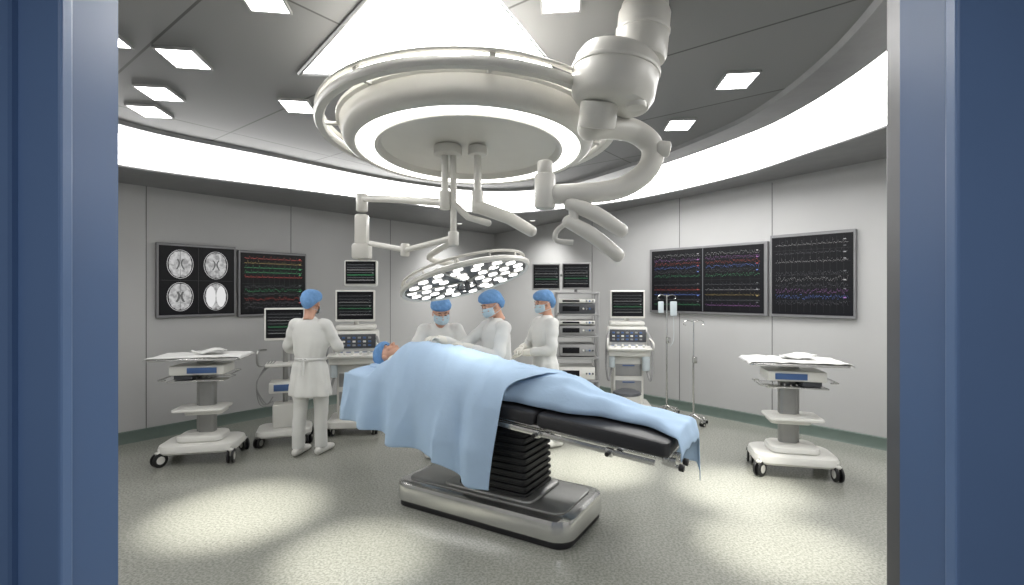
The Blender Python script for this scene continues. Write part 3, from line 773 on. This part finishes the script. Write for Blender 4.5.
for sy in (-1, 1):
    g.box((0.02, sy*0.285, -0.13), (2.40, 0.012, 0.035), 0, 0.004)
    for x in (-1.0, -0.5, 0.0, 0.5, 1.0): g.box((x, sy*0.262, -0.125), (0.04, 0.05, 0.03), 0, 0.004)
g.box((0, 0, -0.14), (1.0, 0.36, 0.05), 1, 0.01)
g.box((1.27, 0.0, -0.11), (0.03, 0.5, 0.035), 0, 0.006)
for y in (-0.2, -0.08):
    g.box((1.28, y, -0.13), (0.08, 0.03, 0.05), 0, 0.006); g.cyl((1.27, y, -0.15), (1.36, y, -0.15), 0.012, 0, 12); g.cyl((1.34, y, -0.15), (1.37, y, -0.15), 0.022, 2, 14, bev=0.004)
for x in (0.45, 0.95): g.box((x, -0.31, -0.125), (0.05, 0.035, 0.05), 0, 0.006); g.cyl((x, -0.32, -0.125), (x, -0.36, -0.125), 0.014, 2, 12)
g.obj('rails', [M_steel, M_dgrey, M_black], table)

# ---- heights of the body below the drape
def interp(x, tab):
    if x <= tab[0][0]: return tab[0][1]
    for (a, b), (c, d) in zip(tab[:-1], tab[1:]):
        if x <= c:
            t = (x-a)/(c-a); t = t*t*(3-2*t); return b+(d-b)*t
    return tab[-1][1]
HT = [(-1.3, 0.012), (-1.02, 0.015), (-0.93, 0.13), (-0.80, 0.26), (-0.4, 0.265), (-0.1, 0.235), (0.2, 0.205), (0.45, 0.20), (0.60, 0.19), (0.80, 0.11), (1.1, 0.05), (1.5, 0.02)]
drape = mk_empty('surgical_drape', TB, TA)
def drape_grid(cross, nx, nw):
    vs = []; fs = []
    for i in range(nx+1):
        for j in range(nw+1):
            vs.append(cross(i/nx, j/nw))
    for i in range(nx):
        for j in range(nw):
            a = i*(nw+1)+j; fs.append((a, a+nw+1, a+nw+2, a+1))
    g = Geo(); g.add(vs, fs); return g
W_ = 0.345
def ridge(v): return 1-abs(noise.noise(v))*2.4
def main_cross(u, w):
    Lf = 0.32
    xe = interp(w, [(0, 0.5), (0.3, 0.5), (0.5, 0.46), (0.62, 0.26), (1, 0.17)])
    x = -1.27+u*(xe+1.27)
    zb = interp(x, [(-1.27, 0.62), (-0.6, 0.50), (0.2, 0.32)])
    Ln = zt(x)-zb + 0.02*math.sin(x*9)
    tot = Lf+2*W_+Ln; s_ = w*tot
    h = interp(x, HT)
    wv = math.sin(x*17+2.6*noise.noise(V((x*2.5, 0, 0))))
    if s_ < Lf:
        d = Lf-s_; y = W_+0.02*math.sin(x*17+1)*d/0.3+0.01; z = zt(x)-d+0.012
    elif s_ < Lf+2*W_:
        y = W_-(s_-Lf); q = abs(y/W_); z = zt(x)+0.018+h*(1-q**3.0)**0.75 - 0.012*q**8
        fs_ = 1.0 if h > 0.05 else 0.3
        z += (0.010*noise.noise(V((x*6, y*6, 0)))+0.014*max(0, ridge(V((x*7+y*2, y*3, 3)))))*fs_
        if y < 0: y -= 0.016*(1+wv)*q**3
    else:
        d = s_-Lf-2*W_; f = min(1, d/0.30)
        y = -W_-0.010-0.016*(1+wv)-0.026*f*(wv+1.0)-0.032*f*ridge(V((x*6, d*1.2, 1)))-0.02*f
        z = zt(x)+0.004-d
        x += 0.02*f*noise.noise(V((x*5, 3, d)))
    if x < -1.235 and abs(y) < W_: z -= (-1.235-x)*1.0
    return V((x, y, z))
g = drape_grid(main_cross, 170, 110)
o = g.obj('upper_sheet', M_drape, drape, ang=180)
q = o.modifiers.new('smooth', 'SMOOTH'); q.iterations = 1
q = o.modifiers.new('solid', 'SOLIDIFY'); q.thickness = 0.004; q.offset = 1

def leg_cross(u, w):
    x = 0.08+u*1.44
    yn = interp(x, [(0.1, -0.26), (0.3, -0.215), (0.62, -0.20), (0.9, -0.10), (1.15, -0.08), (1.4, -0.2)])
    Lf = 0.30; tot = Lf+W_-yn; s_ = w*tot; h = interp(x, HT)
    xx = min(x, 1.385); over = max(0, x-1.385)
    if s_ < Lf:
        d = Lf-s_; y = W_+0.004+0.03*(math.sin(x*14)+0.6)*d/0.3; z = zt(xx)-d+0.012
    else:
        y = W_-(s_-Lf); q = (y/W_) if y > 0 else (y/yn); q = min(1, abs(q))
        z = zt(xx)+0.010+h*(1-q**2.8)**0.8
        z += 0.010*noise.noise(V((x*6, y*8, 7)))*(1-q**4)+0.024*max(0, ridge(V((x*3-y*5, y*3, 9))))*(1-q**6)
        y += 0.012*noise.noise(V((x*5, 0, 4)))*(q if y < 0 else 0)
    return V((xx+0.02*min(1, over*12), y, z-over*1.0))
g = drape_grid(leg_cross, 110, 50)
o = g.obj('lower_sheet', M_drape, drape, ang=180)
q = o.modifiers.new('smooth', 'SMOOTH'); q.iterations = 2
q = o.modifiers.new('solid', 'SOLIDIFY'); q.thickness = 0.004; q.offset = 1

# ------------------------------------------------------------------ people
def hand_geo(g, M, side, curl=0.35, spread=0.06):
    old = g.T; g.T = old@M@Matrix.Diagonal((side, 1, 1, 1))
    g.tube([(0, -0.02, 0), (0, 0.0, 0), (0, 0.03, 0), (0, 0.07, -0.002), (0, 0.092, -0.004)], [(0.026, 0.021), (0.027, 0.02), (0.036, 0.018), (0.041, 0.015), (0.038, 0.012)], 0, 14)
    for k, (x, L, r) in enumerate(((-0.031, 0.062, 0.0080), (-0.011, 0.076, 0.0088), (0.0105, 0.082, 0.0090), (0.031, 0.073, 0.0088))):
        p = V((x, 0.075, -0.004)); pts = [p]; a = 0.1+curl*0.4; sp = spread*(k-1.5)
        for seg, f in enumerate((0.22, 0.40, 0.30, 0.22)):
            d = V((math.sin(sp), math.cos(sp)*math.cos(a), -math.sin(a))); p = p+d*L*f*1.05; pts.append(p); a += curl*(0.8+0.2*seg)
        g.tube(pts, [r*1.1, r*1.08, r, r*0.92, r*0.75], 0, 9, dome=True)
    g.tube([(0.018, 0.015, -0.004), (0.043, 0.042, -0.016), (0.056, 0.066, -0.026), (0.058, 0.088, -0.034)], [0.014, 0.0125, 0.0105, 0.008], 0, 9, dome=True)
    g.T = old

def aim(p, d, up=V((0, 0, 1))):
    y = V(d).normalized(); x = y.cross(V(up)).normalized(); z = x.cross(y)
    return Matrix(((x.x, y.x, z.x, p[0]), (x.y, y.y, z.y, p[1]), (x.z, y.z, z.z, p[2]), (0, 0, 0, 1)))

def build_head(e, M, mask=True, cap=True, eyes_open=True):
    g = Geo(); g.T = M
    g.ell((0, 0.012, 0.03), (0.074, 0.092, 0.085)); g.ell((0, -0.018, -0.03), (0.060, 0.068, 0.078))
    g.ell((0, -0.045, -0.082), (0.032, 0.032, 0.026)); g.ell((0, -0.05, -0.01), (0.052, 0.035, 0.05))
    g.tube([(0, -0.083, 0.018), (0, -0.098, -0.005), (0, -0.109, -0.025), (0, -0.088, -0.034)], [0.007, 0.009, 0.013, 0.01], 0, 10)
    g.ell((0, -0.088, -0.055), (0.022, 0.009, 0.006)); g.ell((0, -0.086, -0.066), (0.019, 0.009, 0.006))
    for s_ in (-1, 1):
        g.ell((s_*0.078, 0.008, -0.008), (0.009, 0.019, 0.031)); g.ell((s_*0.034, -0.074, 0.028), (0.022, 0.012, 0.007))
        g.ell((s_*0.036, -0.066, -0.022), (0.024, 0.02, 0.022))
        g.ell((s_*0.031, -0.076, 0.008), (0.015, 0.011, 0.009))
    g.tube([(0, 0.03, -0.04), (0, 0.03, -0.11), (0, 0.035, -0.17)], [0.052, 0.05, 0.058], 0, 16)
    g.obj('head', M_skin, e, remesh=0.0055, smit=3)
    g = Geo(); g.T = M
    for s_ in (-1, 1):
        if eyes_open: g.ell((s_*0.031, -0.0865, 0.008), (0.0095, 0.004, 0.0045), 0, 10, 8)
        else: g.tube([(s_*0.020, -0.0855, 0.004), (s_*0.031, -0.089, 0.001), (s_*0.043, -0.083, 0.004)], 0.0018, 0, 6)
        g.tube([(s_*0.018, -0.089, 0.032), (s_*0.032, -0.088, 0.037), (s_*0.048, -0.078, 0.031)], [0.003, 0.0035, 0.002], 0, 6)
    g.obj('eyes_and_brows', M_dark, e)
    if cap:
        g = Geo(); g.T = M; rings = []; n = 44
        for i in range(15):
            t = i/14; rg = []
            for j in range(n):
                a = 2*pi*j/n; front = -math.sin(a)
                zlow = 0.022+0.026*max(0, front)-0.105*max(0, -front)**1.3
                ph = t*pi/2; z = zlow+(0.150-zlow)*math.sin(ph)
                rr_ = max(0.04, math.cos(ph)**0.6) if t < 1 else 0.01
                puff = 1.05+0.05*math.sin(a*11+i)*math.sin(ph*2)+0.20*math.sin(ph*2)**0.7 + 0.04*noise.noise(V((math.cos(a)*4, math.sin(a)*4, t*5)))
                if t < 0.08: puff *= 0.92-0.10*max(0, -front)
                rg.append(V((0.088*rr_*puff*math.cos(a), 0.018+0.108*rr_*puff*math.sin(a), z)))
            rings.append(rg)
        g.loft(rings, 0); o = g.obj('bouffant_cap', M_cap, e, ang=180)
        q = o.modifiers.new('sub', 'SUBSURF'); q.levels = 1; q.render_levels = 1
    if mask:
        g = Geo(); g.T = M; vs = []; fs = []; nx, nz = 22, 12
        for i in range(nx+1):
            for j in range(nz+1):
                a = -1.25+2.5*i/nx; t = j/nz; z = -0.092+0.092*t
                zz = z*(1-0.25*(abs(a)/1.25)**2) - 0.008*(abs(a)/1.25)
                bul = 1.0+0.06*math.sin(t*pi); r = 0.084*bul
                vs.append((r*0.92*math.sin(a), -r*1.22*math.cos(a)*(0.95+0.13*math.exp(-(a/0.35)**2)*math.sin(t*pi*0.8+0.4))+0.003*math.sin(t*22), zz+0.006))
        for i in range(nx):
            for j in range(nz):
                a = i*(nz+1)+j; fs.append((a, a+nz+1, a+nz+2, a+1))
        g.add(vs, fs); o = g.obj('face_mask', M_mask, e, ang=180); q = o.modifiers.new('s', 'SOLIDIFY'); q.thickness = 0.003
        g = Geo(); g.T = M
        for s_ in (-1, 1):
            g.tube([(s_*0.072, -0.03, -0.008), (s_*0.086, 0.01, 0.012), (s_*0.08, 0.06, 0.03)], 0.002, 0, 6)
            g.tube([(s_*0.070, -0.03, -0.07), (s_*0.068, 0.03, -0.062), (s_*0.045, 0.085, -0.055)], 0.002, 0, 6)
        g.obj('mask_ties', M_mask, e)

def person(name, loc, rz, arms, lean=0.0, head_rot=(0, 0, 0), hem=0.62, mask=True, back_ties=False, step=0.0, scale=1.0, lying=False, hands=True, feet_dx=0.10, cap=True, curl=0.4):
    if lying:
        e = mk_empty(name)
    else:
        e = mk_empty(name, loc, rz); e.scale = (scale,)*3
    piv = V((0, 0, 0.95))
    def bd(p):
        p = V(p)
        if lean and p.z > 0.80:
            t = min(1, (p.z-0.80)/0.35); a = lean*t*t*(3-2*t)
            q = p-piv; R = Matrix.Rotation(a, 3, 'X'); return piv+R@q
        return p
    g = Geo(); n = 64
    prof = [(1.405, 0.058, 0.055, 0.03, 0), (1.375, 0.085, 0.068, 0.028, 0), (1.345, 0.145, 0.085, 0.022, 0), (1.31, 0.175, 0.10, 0.015, 0), (1.24, 0.184, 0.117, 0.008, 0.001), (1.14, 0.184, 0.126, 0.0, 0.005), (1.04, 0.166, 0.118, 0, 0.008), (0.97, 0.150, 0.108, 0, 0.008), (0.90, 0.178, 0.126, 0, 0.012), (0.82, 0.192, 0.136, 0, 0.016)]
    if hem > 0: prof += [(0.74, 0.202, 0.144, 0, 0.020), (hem+0.03, 0.216, 0.154, 0, 0.028), (hem, 0.220, 0.157, 0, 0.030)]
    else: prof += [(0.76, 0.17, 0.11, 0, 0.0)]
    rings = []
    for z, rx, ry, cy, am in prof:
        rg = []
        for j in range(n):
            a = 2*pi*j/n; k = 1+am/0.18*(0.6*math.cos(a*9+z*2)+0.5*math.cos(a*5+1-z*3))
            rg.append(bd((rx*k*math.cos(a), cy+ry*k*math.sin(a), z)))
        rings.append(rg)
    g.loft(rings)
    for s_, st in ((-1, -step), (1, step)):
        fx = s_*feet_dx
        g.tube([(s_*0.085, 0, 0.90), (fx*0.95, st*0.4, 0.70), (fx, st*0.6+0.0, 0.48), (fx, st*0.9+0.015, 0.28), (fx, st+0.02, 0.07)], [0.095, 0.088, 0.070, 0.065, 0.062], 0, 16, sm=3)
    for ai, (s_, (el, wr)) in enumerate(zip((-1, 1), arms)):
        sh = bd((s_*0.165, 0.012, 1.315)); el = V(el); wr = V(wr)
        pts = catmull([sh-V((s_*0.04, 0, -0.01)), sh, sh.lerp(el, 0.5), el, el.lerp(wr, 0.5), wr], 6)
        rb = catmull([V((r, 0, 0)) for r in (0.062, 0.068, 0.060, 0.055, 0.049, 0.036)], 6)
        am = 0.0 if lying else 0.004
        g.tube(pts, [r.x+am*math.sin(i*1.25+ai) for i, r in enumerate(rb)], 0, 20, dome=True)
    g.obj('gown_body' if not lying else 'body', M_gown, e, remesh=0.011, smit=3, disp=0.014 if not lying else 0, dsc=0.16)
    g = Geo()
    for s_, st in ((-1, -step), (1, step)):
        fx = s_*feet_dx
        if lying: g.tube([(fx, 0.02, 0.06), (fx, -0.005, 0.02), (fx, -0.022, -0.045), (fx, -0.025, -0.095)], [(0.035, 0.045), (0.036, 0.036), (0.038, 0.024), (0.03, 0.014)], 0, 14, sm=3, dome=True)
        else: g.tube([(fx, st+0.075, 0.045), (fx, st+0.02, 0.05), (fx*1.05, st-0.06, 0.045), (fx*1.1, st-0.14, 0.036), (fx*1.1, st-0.18, 0.03)], [(0.036, 0.040), (0.042, 0.046), (0.044, 0.042), (0.046, 0.032), (0.034, 0.024)], 0, 16, sm=3, dome=True)
    g.obj('shoe_covers' if not lying else 'feet', M_white if not lying else M_skin, e)
    if hands:
        for s_, (el, wr), nm in zip((-1, 1), arms, ('right_hand', 'left_hand')):
            g = Geo(); el = V(el); wr = V(wr); d = (wr-el).normalized()
            hand_geo(g, aim(wr+d*0.015, d), -s_, curl)
            g.obj(nm, M_glove if not lying else M_skin, e, remesh=0.0045, smit=2)
        if not lying:
            g = Geo()
            for s_, (el, wr) in zip((-1, 1), arms):
                el = V(el); wr = V(wr); d = (wr-el).normalized(); g.tube([wr-d*0.06, wr-d*0.02, wr+d*0.02, wr+d*0.035], [0.043, 0.040, 0.034, 0.029], 0, 16)
            g.obj('glove_cuffs', M_glove, e)
    if back_ties:
        g = Geo(); pts = []
        for j in range(37):
            a = 2*pi*j/36; pts.append(bd((0.162*math.cos(a), 0.120*math.sin(a), 0.975)))
        g.tube(pts, [(0.006, 0.014)]*37, 0, 8)
        g.tube([(0.0, 0.128, 0.975), (0.03, 0.145, 0.99), (0.05, 0.14, 0.965), (0.0, 0.135, 0.97)], 0.006, 0, 6, sm=4)
        g.tube([(0.0, 0.128, 0.975), (-0.03, 0.145, 0.99), (-0.05, 0.14, 0.965), (0.0, 0.135, 0.97)], 0.006, 0, 6, sm=4)
        g.tube([(0.0, 0.132, 0.97), (0.012, 0.155, 0.9), (0.02, 0.172, 0.80)], 0.006, 0, 6, sm=4); g.tube([(0.0, 0.132, 0.97), (-0.012, 0.152, 0.91), (-0.014, 0.170, 0.83)], 0.006, 0, 6, sm=4)
        g.obj('gown_ties', M_cloth, e)
    hp = bd((0, 0.0, 1.53))
    HM = Matrix.Translation(hp) @ Matrix.Rotation(lean*0.9, 4, 'X') @ Euler(head_rot).to_matrix().to_4x4()
    build_head(e, HM, mask, cap, not lying)
    if lying:
        A = Matrix(((0, 0, -1.05, 0), (1.05, 0, 0, 0), (0, -1.05, 0, 0), (0, 0, 0, 1)))
        M = Matrix.Translation((0.50, 0, zt(0.50)+0.125)) @ Matrix.Rotation(math.atan(0.080), 4, 'Y') @ A
        e.matrix_local = Matrix.Translation(TB) @ Matrix.Rotation(TA, 4, 'Z') @ M
    return e

person('nurse', (-2.06, 5.12, 0), math.radians(172), [((-0.27, -0.06, 1.08), (-0.12, -0.26, 1.12)), ((0.28, -0.05, 1.07), (0.16, -0.26, 1.05))], 0.03, (0.15, 0, 0.1), 0.60, True, True, 0.04)
person('surgeon', (-0.75, 5.15, 0), math.radians(12), [((-0.29, -0.24, 1.01), (-0.12, -0.42, 0.99)), ((0.30, -0.26, 1.01), (0.12, -0.44, 0.99))], 0.52, (-0.08, 0, 0.1), 0.62)
person('surgeon', (-0.13, 4.86, 0), math.radians(-58), [((-0.24, -0.28, 1.12), (-0.15, -0.55, 1.21)), ((0.25, -0.16, 1.06), (0.06, -0.38, 1.15))], 0.14, (0.25, 0, 0.0), 0.62)
person('surgeon', (0.36, 5.40, 0), math.radians(-66), [((-0.25, -0.08, 1.06), (-0.04, -0.26, 1.06)), ((0.24, -0.06, 1.06), (0.06, -0.27, 1.02))], 0.04, (0.12, 0, 0.05), 0.62, step=0.05)
person('patient', (0, 0, 0), 0, [((-0.225, 0.05, 1.03), (-0.20, 0.04, 0.80)), ((0.225, 0.05, 1.03), (0.20, 0.04, 0.80))], 0, (0, 0, 0), 0, False, lying=True, feet_dx=0.08, curl=0.25)
g = Geo(); g.T = on_table(-1.10, 0.012); g.rr((0, 0), 0.24, 0.34, 0.06, 0.0, 0.045, 0, 0.02); g.obj('head_rest', M_drape, table)

# ------------------------------------------------------------------ lights
def spot(name, p, t, energy, ang, blend=0.6, size=0.06, col=(1, 0.97, 0.87)):
    L = bpy.data.lights.new(name, 'SPOT'); L.energy = energy; L.spot_size = math.radians(ang); L.spot_blend = blend; L.shadow_soft_size = size; L.color = col
    o = bpy.data.objects.new(name, L); scene.collection.objects.link(o); o.location = p
    o.rotation_euler = (V(t)-V(p)).to_track_quat('-Z', 'Y').to_euler(); return o
spot('spot_light', (-2.02, 3.08, 3.05), (-2.06, 3.75, 0), 950, 27, 1.0)
spot('spot_light', (-1.22, 2.46, 3.05), (-0.98, 3.12, 0), 700, 22, 1.0)
spot('spot_light', (1.44, 4.3, 3.05), (0.75, 4.75, 0), 900, 25, 1.0)
spot('spot_light', (1.53, 3.4, 3.05), (1.9, 4.18, 0), 850, 24, 1.0)
spot('spot_light', (1.53, 3.4, 3.05), (1.75, 3.25, 0), 700, 24, 1.0)
spot('spot_light', (-0.36, 3.9, 1.68), (-0.30, 3.95, 0.9), 12, 90, 0.8, 0.25)
spot('corner_fill_spot', (-0.9, 8.6, 2.81), (-0.9, 9.2, 0), 130, 130, 1.0, 0.06, (1, 0.99, 0.96))  # this pair is added fill to brighten the dark back corner
spot('corner_fill_spot', (0.35, 8.5, 2.85), (0.2, 9.2, 0), 130, 130, 1.0, 0.06, (1, 0.99, 0.96))
L = bpy.data.lights.new('corridor_fill', 'AREA'); L.shape = 'RECTANGLE'; L.size = 1.8; L.size_y = 0.5; L.energy = 40; L.color = (0.95, 0.97, 1)  # unseen fill added behind the camera to light the door frame
o = bpy.data.objects.new('corridor_fill', L); scene.collection.objects.link(o); o.location = (0, -0.6, 2.95)

w = bpy.data.worlds.new('World'); scene.world = w; w.use_nodes = True
w.node_tree.nodes['Background'].inputs[0].default_value = (0.5, 0.53, 0.58, 1); w.node_tree.nodes['Background'].inputs[1].default_value = 0.35

cam = bpy.data.cameras.new('Camera'); cam.lens = 17.58; cam.sensor_width = 36; cam.clip_start = 0.05
co = bpy.data.objects.new('Camera', cam); scene.collection.objects.link(co)
co.location = (0, 0, 1.65); co.rotation_euler = (math.radians(90), 0, 0)
scene.camera = co
scene.view_settings.view_transform = 'Standard'
